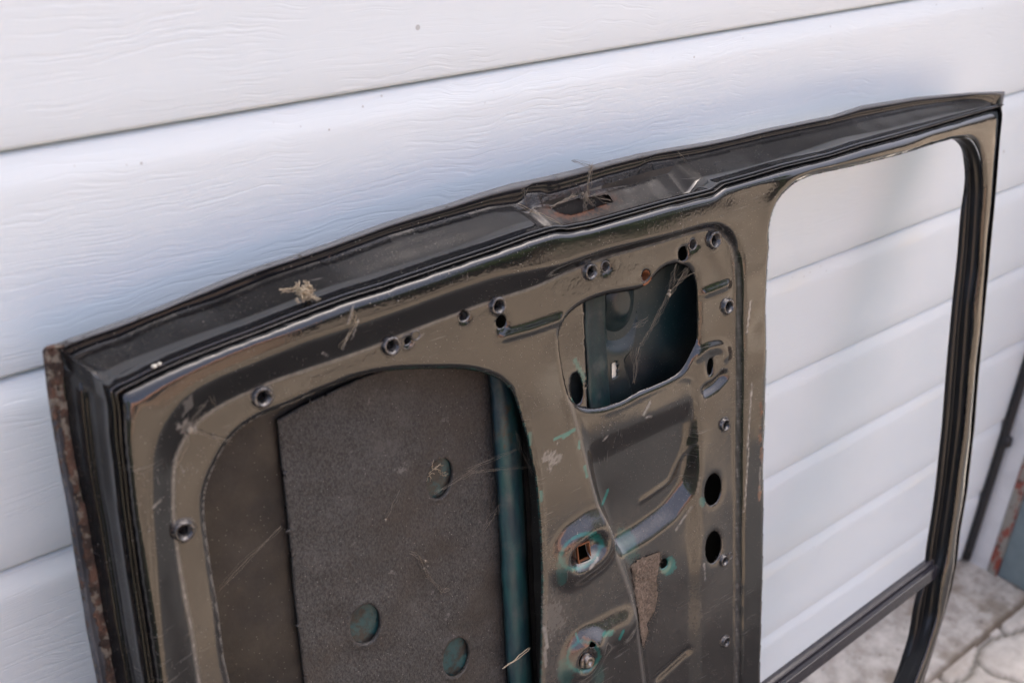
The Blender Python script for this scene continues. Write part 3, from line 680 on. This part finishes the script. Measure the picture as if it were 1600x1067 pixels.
for a, b, r, s in [((552, 478), (544, 505), 1.6, .5), ((545, 520), (536, 545), 1.4, .45), ((560, 500), (550, 530), 1.2, .4), ((240, 792), (252, 780), 2, .3), ((1167, 520), (1173, 470), 1.3, .55), ((1175, 600), (1168, 700), 1.4, .45), ((1170, 700), (1163, 800), 1.3, .4),
                   ((505, 551), (511, 556), 1.5, .5), ((1006, 648), (1016, 628), 2.3, .45), ((1010, 652), (1018, 650), 1.8, .4), ((943, 688), (950, 680), 1.5, .4), ((1080, 792), (1056, 828), 2, .25), ((922, 888), (934, 872), 2.2, .5), ((640, 541), (664, 520), 1.2, .3), ((1100, 880), (1102, 905), 1.5, .4),
                   ((855, 1010), (850, 980), 3, .5), ((851, 1012), (853, 1040), 2, .4), ((1188, 730), (1187, 780), 1.6, .3), ((297, 661), (272, 720), 1.3, .35), ((1094, 745), (1090, 770), 1.2, .2)]: pale = np.maximum(pale, seg(a, b, r)*s*(1+.5*jit))
for c, rx, ry, a, s in [((292, 668), 14, 12, 0, .55), ((862, 716), 14, 12, -30, .35), ((860, 965), 22, 30, 0, .12), ((293, 633), 6, 18, 20, .25)]: pale = np.maximum(pale, blob(c, rx, ry, a, 1.5)*s)
ra, _ = sdf(P, P4, .02); pale = np.maximum(pale, .42*np.exp(-((ra)/.0011)**2)*(ra > -.0399)*(.55+.45*ss(-1, 1.5, jit)))
pale = np.maximum(pale, .20*np.exp(-(dr/.0018)**2))  # thin highlight along the fold, painted as a pale line
dl, _ = sdf(P, H1, .01); pale = np.maximum(pale, .35*(dl > -.0014)*(P[:, 0] < .14))
rusts = np.maximum(rusts, blob((1010, 436), 8, 9)*1.0); rusts = np.maximum(rusts, blob((915, 1001), 8, 9)); rusts = np.maximum(rusts, blob((905, 860), 14, 17, 0)*.5)
for c in [(1189, 640), (1188, 680), (1190, 710), (1187, 770)]: rusts = np.maximum(rusts, blob(c, 3, 14)*.8)
weldp = np.zeros(len(P))
for c, rx, ry in [(( 660, 520), 40, 10), ((590, 556), 30, 8), ((930, 440), 60, 12), ((520, 585), 40, 8), ((970, 400), 25, 8), ((1132, 620), 12, 55), ((1125, 880), 15, 30), ((300, 900), 14, 80), ((1140, 405), 6, 20), ((880, 445), 20, 8), ((760, 500), 20, 12), ((645, 527), 26, 12)]:
    weldp = np.maximum(weldp, blob(c, rx, ry, -18 if rx > ry else 0, 1.2)*.6)
dirt = .002+.20*ss(.08, .34, P[:, 1]-.05*P[:, 0])*(.08+.20*inner)+.012*inner
dirt = dirt*(1+.12*jit)
v = W3(P, w)
used = np.zeros(len(P), bool); used[Fg.ravel()] = True; remap = np.cumsum(used)-1
ip = obj('inner_panel', v[used], remap[Fg][:, ::-1], m_panel, door, attrs={'teal': teal[used], 'pale': pale[used], 'rust': rusts[used], 'weld': weldp[used], 'dirt': dirt[used]})
solid(ip, .0012, -1, True)
tag(ip, 'black inner panel with two large openings, dusty towards the bottom')
inh = np.zeros(len(P), bool)
for c_ in CLIPS: inh |= ((P-onf(c_[0], -REC+.002))**2).sum(1) < .0095**2
def face_w(uv):                                          # height of the built face near a point
    k = np.argmin(((P-uv)**2).sum(1)); return w[k]

# window channel -----------------------------------------------------
pb = {2: None}
back_px = [(1503, 217), (1507, 225), (1509, 240), (1508, 262), (1506, 294), (1500.5, 328), (1495, 400), (1487, 475), (1480, 550), (1475, 612), (1471, 665), (1460, 767), (1454, 809), (1447, 851), (1443, 888), (1427, 941), (1419, 992), (1402, 1045), (1395, 1067)]
front_px = [(1500, 215.5), (1514, 215), (1524, 220), (1532, 234), (1538, 255), (1541, 289), (1538, 340), (1533, 418), (1525, 475), (1522, 525), (1516, 600), (1511, 665), (1498, 767), (1490, 823), (1483.6, 865), (1475, 902), (1467, 964), (1450, 1020), (1433, 1065)]
fr = L_on(front_px); bk = L_at(back_px, .010)
fr = side(fr+ext_w[:3], 160); bk = side(bk+[e+(-.02, -.015) for e in ext_w[:3]], 160)
fwv = wf(fr[:, 0])
chan = []
for g, h in [(0, 1.0), (.0, .93), (.03, .80), (.16, .76), (.20, .72), (.22, .45), (.26, .40), (.40, .38), (.46, .52), (.52, .56), (.56, .52), (.60, .30), (.66, .22), (.74, .42), (.78, .44), (.82, .40), (.94, .36), (1.0, .30), (1.0, .12)]:
    chan.append(W3(fr+(bk-fr)*g, .010*g+(fwv-.004-.010*g)*h*1.0 if g < 1 else .010+(fwv-.01)*h*.3))
v = np.vstack(chan); o = obj('window_channel', v, grid_faces(len(chan), 160), m_rubber, door); solid(o, .001, -1, True)
# plain reveal on the other sides
lt = [q for q in wfl[:22]]; lt = side([np.array([.585, .82])]+lt, 200)
v = np.vstack([W3(lt, wf(lt[:, 0])-.005), W3(lt, wf(lt[:, 0])*.5), W3(lt, np.full(200, .004))]); o = obj('window_reveal', v, grid_faces(3, 200), m_rubber, door)
# division bar of the vent window
a = at((1446, 892), .025); b = at((1222, 1062), .025); dirn = (a-b)/np.linalg.norm(a-b); nrm = np.array([-dirn[1], dirn[0]])
if nrm[1] < 0: nrm = -nrm
b2 = b-dirn*((b[0]-.575)/dirn[0]); a2 = a+dirn*.028
wd = .022; ring_pts = []
for q in (a2, b2):
    for off, ww in [(0, .010), (-.0005, .016), (.0008, .019), (.004, .0195), (.0045, .016), (.0055, .016), (.0065, .0255), (wd-.001, .0265), (wd, .024), (wd, .010)]:
        ring_pts.append(W3(q+nrm*off, np.array(ww)))
o = obj('division_bar', np.array(ring_pts), [tuple(x) for x in grid_faces(2, 10, True)]+[tuple(range(10)), tuple(range(19, 9, -1))], m_bar, door, smoothed=False)
mb = o.modifiers.new('bevel', 'BEVEL'); mb.width = .0008; mb.segments = 2

# generic flat sheet with holes, for the things inside the door
def sheet(name, outline, wfun, mat, step=.003, hol=(), thick=0, parent=door, attrs=None):
    lo, hi = outline.min(0), outline.max(0)
    xs = np.arange(lo[0]-step, hi[0]+2*step, step); ys = np.arange(lo[1]-step, hi[1]+2*step, step)
    a, b = np.meshgrid(xs, ys); Q = np.stack([a.ravel(), b.ravel()], -1)
    d, nn = sdf(Q, outline); k = np.abs(d) < .72*step; Q[k] = nn[k]; s = np.where(k, 0, -d)
    for h in hol:
        d, nn = sdf(Q, h, .02); k2 = (np.abs(d) < .72*step) & ~k; Q[k2] = nn[k2]; k |= k2; s = np.maximum(s, np.where(k2, 0, d))
    Fq = grid_faces(len(ys), len(xs)); okq = (s[Fq] <= 1e-7).all(1); c = Q[Fq].mean(1)
    d, _ = sdf(c, outline); okq &= d > 0
    for h in hol:
        d, _ = sdf(c, h, .02); okq &= d < 0
    Fq = Fq[okq]; us_ = np.zeros(len(Q), bool); us_[Fq.ravel()] = True; rm = np.cumsum(us_)-1
    ww = wfun(Q) if callable(wfun) else np.full(len(Q), wfun)
    at__ = {k_: fn(Q)[us_] for k_, fn in (attrs or {}).items()}
    o = obj(name, W3(Q, ww)[us_], rm[Fq][:, ::-1], mat, parent, attrs=at__)
    if thick: solid(o, thick, -1)
    return o
SK = .006
skin_out = smooth([q+((.007, 0) if q[1] > .03 else (.004, .006)) for q in P1[:nl+int(nt*.55):30] if q[0] < .565]+[np.array([.57, -.004]), np.array([.565, .5]), np.array([.565, .99])], .01, True, 0)
handle_hole = smooth([at(p, SK) for p in [(955, 566), (966, 563), (966, 588), (955, 592)]], .002, True, 0)
sk = sheet('outer_skin', skin_out, lambda Q: SK+.0008*waves(Q, .15, 8, 5), m_skin, .004, [handle_hole], .0)
frame_strip = smooth([q+(0, .006) for q in P1[nl+int(nt*.5):nl+nt-6:30] if q[0] > .55]+[q+(0, -.012) for q in wfl[19:12:-1]]+[np.array([.60, .10]), np.array([.575, .85]), np.array([.56, .85])], .008, True, 0)
sheet('outer_skin_frame', frame_strip, .004, m_skin, .006)
# mat with three pressed ovals
MW = .012
mat_out = smooth([at(p, MW) for p in [(434, 657), (470, 636), (505, 618), (560, 592), (640, 566), (780, 560)]]+[at((782, 820), MW), at((793, 1067), MW), np.array([.16, .66]), np.array([.05, .66])]+[at(p, MW) for p in [(476, 1067), (463, 950), (452, 830), (443, 745)]], .003, True, 0)
def ell_w(p, rx, ry, ang, w_, n=30):
    c, s = math.cos(math.radians(ang)), math.sin(math.radians(ang))
    return np.array([at((p[0]+rx*math.cos(t)*c-ry*math.sin(t)*s, p[1]+rx*math.cos(t)*s+ry*math.sin(t)*c), w_) for t in np.linspace(0, 2*np.pi, n, endpoint=False)])
ov = [ell_w((687, 747), 19, 33, 14, MW), ell_w((570, 974), 23, 33, 12, MW), ell_w((712, 1026), 20, 32, 14, MW)]
def mwf(Q):
    r = MW+.0006*waves(Q, .05, 12, 8)
    for e in ov:
        d, _ = sdf(Q, e, .02); r = r+np.where(d > -.0399, .0012*np.exp(-(d/.003)**2), 0)
    return r
mt = sheet('sound_deadening_mat', mat_out, mwf, m_mat, .002, ov, .003)
for e in ov:
    c = e.mean(0); sheet('oval_boss', c+(e-c)*1.06, lambda Q, c=c: MW-.003-.05*np.linalg.norm((Q-c), axis=1)**1.0*.0+.0015*waves(Q, .03, 6, 3)*.3, m_oval, .0022)
# brace at the right of the large opening: a folded strip
def strip(name, cols, mat, n=60, parent=door, thick=.001):
    R__ = []
    for pxl, ww in cols:
        q = side([at(p, ww) for p in pxl], n); q = q+np.c_[.0004*waves(q, .03, 8, 4), np.zeros(n)]; R__.append(W3(q, np.full(n, ww)))
    o = obj(name, np.vstack(R__), grid_faces(len(R__), n), mat, parent); solid(o, thick, -1); return o
strip('brace', [([(762, 570), (770, 680), (778, 800), (786, 960), (794, 1090)], .012), ([(764, 568), (772, 680), (780, 800), (788, 960), (796, 1090)], .020),
                ([(768, 568), (776, 680), (784, 800), (792, 960), (800, 1090)], .024), ([(796, 568), (804, 680), (810, 800), (817, 960), (824, 1090)], .024), ([(803, 568), (812, 680), (818, 800), (824, 960), (831, 1090)], .016), ([(806, 568), (816, 680), (822, 800), (829, 960), (836, 1090)], .010)], m_teal)
strip('brace_flange', [([(812, 560), (823, 680), (830, 800), (837, 960), (842, 1090)], .012), ([(826, 560), (835, 680), (842, 800), (848, 960), (852, 1090)], .014), ([(850, 560), (860, 680), (868, 800), (872, 960), (876, 1090)], .040)], m_skin)
# inside the upper opening
slot = ell_w((901, 607), 10, 25, -4, .040)
lp = smooth([at(p, .040) for p in [(840, 440), (870, 438), (911, 448), (913, 500), (915, 560), (917, 610), (918, 642), (895, 650), (835, 655)]], .003, True, 1)
def tl(Q): q = proj(W3(Q, np.full(len(Q), .04))); return (1-ss(2, 5, np.abs(q[:, 0]-(912-.5*np.abs(q[:, 1]-590))) ))*((q[:, 1] > 560) & (q[:, 1] < 650))*.6
zer = lambda Q: np.zeros(len(Q))
sheet('lock_plate', lp, .040, m_panel, .002, [slot], .001, attrs={'teal': tl, 'pale': zer, 'rust': zer, 'weld': zer, 'dirt': lambda Q: .02+0*Q[:, 0]})
strip('lock_post', [([(911, 430), (914, 540), (919, 620), (923, 665)], .031), ([(915, 430), (918, 540), (923, 620), (927, 665)], .032), ([(918, 430), (921, 540), (926, 620), (930, 665)], .027), ([(944, 430), (946, 540), (952, 620), (956, 665)], .025), ([(947, 430), (949, 540), (955, 620), (959, 665)], .012)], m_teal2)
br_out = smooth([at(p, .022) for p in [(944, 430), (1000, 430), (1004, 500), (990, 545), (975, 562), (990, 620), (985, 690), (948, 690)]], .003, True, 2)
brh = smooth([at(p, .022) for p in [(956, 567), (965, 565), (965, 588), (956, 592)]], .002, True, 0)
def bw(Q):
    q = proj(W3(Q, np.full(len(Q), .022))); d = np.hypot(q[:, 0]-966, (q[:, 1]-470)*.62); return .022-.008*np.exp(-((d-36)/9)**2)+.006*(1-ss(10, 24, d))
sheet('handle_bracket', br_out, bw, m_inside, .002, [brh], .001)
v = [W3(at(p, ww), np.array(ww)) for ww in (.030,) for p in [(985, 430), (1110, 400), (1110, 700), (960, 700), (985, 560)]]
back = smooth([at(p, .014) for p in [(830, 420), (1125, 380), (1125, 720), (850, 720)]], .004, True, 0)
def bk2(Q): return .014+.004*waves(Q, .12, 6, 13)*.4
hole2 = smooth([at(p, .014) for p in [(955, 566), (966, 563), (966, 590), (955, 594)]], .002, True, 0)
sheet('inner_baffle', back, bk2, m_inside, .004, [hole2])

o = obj('slot_light_fill', *box(0, 1, 0, 1, 0, 1), m_crumb, door) if False else None
hc = smooth([at(p, .020) for p in [(955, 566), (966, 563), (966, 590), (955, 593)]], .002, True, 0)  # added pale plate standing in for the light wall seen through the slot
sheet('slot_light_fill', hc, .020, m_crumb, .0015)
# clips --------------------------------------------------------------
def lathe(prof_, k=20, hexa=False, jit_=0):
    V_ = []; 
    for i, (r, h) in enumerate(prof_):
        for j in range(k):
            th = 2*np.pi*j/k; rr = r*(1+jit_*math.sin(3*th+1)+jit_*.6*math.sin(5*th))
            V_.append((rr*math.cos(th), rr*math.sin(th), h))
    f_ = [tuple(x) for x in grid_faces(len(prof_), k, True)]
    return np.array(V_), f_
cl_v, cl_f = lathe([(.0092, -.0006), (.0088, .0002), (.0078, -.0002), (.0074, .0006), (.0070, .0026), (.0064, .0033), (.0056, .0034), (.0048, .0028), (.0040, .0014), (.0033, .0004), (.0031, -.003), (.0030, -.012), (.0004, -.0125)], 24, jit_=.02)
clip_mesh = None
def place(v_, uv, ww, s=1, rot=0, sq_=(1, 1)):
    c, s_ = math.cos(rot), math.sin(rot); x = v_[:, 0]*sq_[0]; y = v_[:, 1]*sq_[1]
    X_ = (x*c-y*s_)*s; Y_ = (x*s_+y*c)*s
    return W3(np.c_[X_+uv[0], Y_+uv[1]], v_[:, 2]*s+ww)
for i, (p, s) in enumerate(CLIPS):
    uv = onf(p, -REC+.002); o = obj('screw_clip', place(cl_v, uv, face_w(uv), s*.98, rot=i*1.3), cl_f, m_clip, door)
# washers and cups in the smaller holes
cup_v, cup_f = lathe([(.0052, .0), (.0047, .0008), (.0040, .0004), (.0034, -.001), (.0031, -.006), (.0003, -.0075)], 18, jit_=.03)
for p, s in [((725, 493), 1.15), ((1083, 382), 1.1), ((947, 417), 1.0), ((1141, 868), .8), ((638, 534), 1.2), ((650, 524), .8)]:
    uv = onf(p, -REC); obj('rivet', place(cup_v, uv, face_w(uv)+.0002, s), cup_f, m_clip, door)
uv = onf((1010, 434), -REC); obj('rusty_rivet', place(cup_v, uv, face_w(uv)-.001, 1.35), cup_f, m_rustp, door)
# bolt head in the lower boss
bv, bf = lathe([(.0085, 0), (.0085, .0012), (.0070, .0020), (.0062, .0018), (.0060, .0042), (.0052, .0052), (.0030, .0050), (.0026, .0030), (.0002, .0026)], 20, jit_=.015)
uv = onf((911, 1027), -.012); obj('bolt', place(bv, uv, face_w(uv), 1.0, sq_=(1, 1)), bf, m_steel, door)
# square ferrule rim round the square hole
q4 = [onf(p, -REC-.006) for p in [(894, 849), (912, 842), (915, 867), (897, 876)]]; c4 = np.mean(q4, 0)
fv = []; 
for s, hh in [(1.12, -.0006), (1.10, .0007), (.96, .0008), (.92, -.003)]:
    for q in q4: fv.append(W3(c4+(np.array(q)-c4)*s, np.array(face_w(np.array(q4[0]))+hh)))
obj('square_ferrule', np.array(fv), [tuple(x) for x in grid_faces(4, 4, True)], m_rustp, door, smoothed=False)

# felt pad -----------------------------------------------------------
fp = [(986, 884), (1000, 873), (1018, 867), (1033, 862), (1032, 880), (1027, 905), (1029, 930), (1024, 955), (1012, 975), (1013, 992), (1000, 1008), (994, 975), (990, 930)]
fo = smooth([onf(p, -REC-.004) for p in fp], .0014, True, 1); fo = fo+rng.normal(size=fo.shape)*.00035
def fwf(Q):
    out_ = np.array([face_w(q) for q in Q[::1]]) if len(Q) < 6000 else np.full(len(Q), .045)
    d, _ = sdf(Q, fo); return out_+.0006+.0016*ss(0, .003, d)+.0005*waves(Q, .006, 12, 6)
ft = sheet('felt_strip', fo, fwf, m_felt, .0018, (), .0)
hv = []
for _ in range(420):
    q = fo[rng.integers(len(fo))]*.35+.65*fo[rng.integers(len(fo))] if rng.random() < .6 else fo[rng.integers(len(fo))]
    a = rng.uniform(0, 6.28); L = rng.uniform(.001, .004); w0 = face_w(q)+.0018 if False else .0
    hv.append((q, a, L))
parts = []
for q, a, L in hv:
    w0 = face_w(q)+.0015; e = np.array([math.cos(a), math.sin(a)])*L
    parts.append(tube(np.array([W3(q, np.array(w0)), W3(q+e*.5, np.array(w0+.0012)), W3(q+e, np.array(w0+rng.uniform(0, .002)))]), .00011, 3))
obj('fibres', *merge(parts), m_felt, ft if False else door)

# ------------------------------------------------------------------ loose things on the door
def web(name, label, cat, strands, mat, r=.00022, wfn=None, group=None, blobs=()):
    parts = []
    for (a, b, lift, n) in strands:
        for _ in range(n*2):
            pa = np.array(a)+rng.normal(size=2)*2.0; pb = np.array(b)+rng.normal(size=2)*2.0
            t_ = np.linspace(0, 1, 9); line = pa+(pb-pa)*t_[:, None]; nn_ = np.array([-(pb-pa)[1], (pb-pa)[0]]); nn_ = nn_/(np.linalg.norm(nn_)+1e-6)
            line = line+nn_*(np.sin(t_*np.pi)*rng.normal()*1.6+rng.normal(size=9)*.5)[:, None]
            pts = np.array([W3(at(p, l), np.array(l)) for p, l in zip(line, lift+.0015*np.sin(t_*np.pi)*rng.random())])
            pts += rng.normal(size=pts.shape)*.0004; parts.append(tube(pts, r*rng.uniform(.22, .6), 3))
    for (c, rad, lift) in blobs:
        cv, cf = lathe([(.0003, -1), (.7, -.7), (1, 0), (.7, .7), (.0003, 1)], 9, jit_=.2)
        cen_ = W3(at(c, lift), np.array(lift)); parts.append((cen_+cv*rad*.62*rng.uniform(.75, 1.25, 3)+rng.normal(size=cv.shape)*rad*.09, cf))
    v, f = merge(parts); org = v.mean(0)
    o = obj(name, v, f, mat, None, org=org); tag(o, label, cat, group); return o
web('cobweb', 'wispy cobweb with two crumbs near the upper left corner of the inner panel', 'cobweb',
    [((290, 668), (288, 612), .0475, 5), ((292, 668), (336, 610), .0475, 3), ((300, 662), (335, 640), .0475, 3), ((286, 640), (322, 632), .0475, 2), ((296, 672), (360, 690), .0475, 3), ((296, 675), (272, 730), .0475, 2), ((275, 668), (300, 672), .0475, 5), ((322, 612), (334, 632), .0475, 3)], m_web, .00020, blobs=[((275, 667), .0038, .047), ((296, 673), .0034, .048)])
web('cobweb', 'dusty cobweb strung across the small opening with a knot of dirt', 'cobweb',
    [((1074, 420), (1045, 460), .050, 4), ((1057, 415), (1045, 458), .050, 3), ((1045, 460), (1015, 515), .046, 4), ((1015, 515), (1000, 540), .044, 3), ((1000, 540), (990, 600), .040, 3), ((990, 510), (1012, 500), .044, 2), ((985, 540), (992, 580), .040, 2), ((1085, 425), (1050, 440), .050, 1)], m_web, .00024, blobs=[((1045, 461), .0034, .050), ((1046, 455), .0026, .050), ((1000, 537), .0012, .046)])
web('cobweb', 'cobweb hanging over the rusty latch hole on the top edge', 'cobweb',
    [((925, 258), (918, 312), .020, 6), ((918, 312), (905, 306), .022, 4), ((918, 312), (930, 320), .022, 4), ((895, 250), (930, 262), .004, 3), ((915, 300), (914, 330), .026, 5), ((860, 325), (900, 305), .026, 3), ((925, 305), (955, 316), .024, 2)], m_web, .00035, blobs=[((916, 308), .0035, .024), ((910, 303), .0022, .024)])
web('cobweb', 'short dusty thread standing at the left end of the latch pocket', 'cobweb', [((820, 295), (821, 318), .01, 2)], m_web, .0003)
web('straw', 'pale straw slanting below the left end of the latch pocket', 'straw', [((806, 320), (880, 350), .030, 1)], m_leaf, .0006)
web('cobweb', 'thin threads hanging at the right end of the latch pocket', 'cobweb', [((1060, 238), (1078, 262), .008, 2)], m_web, .0003)
web('cobweb', 'thin cobweb crossing the teal brace beside the spider', 'cobweb', [((730, 735), (812, 700), .026, 2), ((680, 770), (740, 735), .018, 2), ((812, 700), (830, 740), .026, 2), ((735, 737), (830, 728), .026, 2), ((812, 700), (808, 675), .026, 2)], m_web, .0002)
web('cobweb', 'faint cobweb running up to the rusty patch by the teal brace', 'cobweb', [((755, 830), (780, 790), .022, 2)], m_web, .0002)
web('cobweb', 'grey cobweb clump with crumbs in the middle of the felt mat', 'cobweb', [((655, 870), (668, 900), .014, 5), ((668, 900), (690, 925), .014, 3), ((640, 862), (668, 880), .014, 3), ((690, 925), (702, 918), .014, 2)], m_web, .0002, blobs=[((664, 876), .0020, .0155), ((662, 888), .0016, .0155), ((668, 884), .0012, .0155)])
web('cobweb', 'thread with a pale crumb at its end above the clump on the felt mat', 'cobweb', [((602, 812), (625, 770), .014, 2)], m_web, .0002, blobs=[((602, 812), .0018, .0155)])
web('cobweb', 'long single thread slanting across the left edge of the felt mat', 'cobweb', [((440, 822), (340, 920), .02, 2)], m_web, .0002)
web('straw', 'pale straw lying on the lower end of the teal brace', 'straw', [((786, 1046), (828, 1010), .027, 1)], m_leaf, .0010)
web('spider_skeleton', 'dead spider with bent legs on the teal oval of the felt mat', 'spider',
    [((679, 735), (668, 738), .0185, 1), ((668, 738), (670, 750), .0185, 1), ((679, 735), (676, 722), .0185, 1), ((679, 735), (690, 742), .0185, 1), ((690, 742), (698, 740), .0185, 1), ((679, 735), (690, 728), .0185, 1)], m_leaf, .00035, blobs=[((680, 732), .0018, .0185)])
fl_s = []
for _ in range(75):
    c = np.array([475., 457.])+rng.normal(size=2)*(5, 5.5); a_ = rng.uniform(0, 6.28); L = rng.uniform(5, 15); d_ = np.array([math.cos(a_), math.sin(a_)*.8])*L
    fl_s.append((tuple(c-d_/2), tuple(c+d_/2), .028+.010*rng.random(), 1))
web('dry_fluff', 'beige tuft of dried plant fluff on the long top edge', 'plant fluff', fl_s+[((440, 456), (470, 452), .030, 3), ((478, 460), (508, 474), .034, 6)], m_leaf, .0009, blobs=[((473, 455), .0042, .029), ((479, 459), .0036, .029), ((470, 461), .0032, .029), ((477, 450), .0028, .030)])
web('crumb', 'two white crumbs on the rounded edge near the left corner', 'crumb', [((241, 572), (249, 568), .047, 1)], m_crumb, .0002, blobs=[((241, 572), .0026, .0485), ((249, 568), .0017, .0485)])
web('straw', 'thin straw fibres lying across the upper brown band of the panel', 'straw',
    [((548, 482), (545, 508), .0535, 2), ((552, 488), (550, 500), .0535, 2), ((558, 500), (534, 545), .0525, 2), ((548, 478), (556, 506), .0535, 1)], m_leaf, .00020)
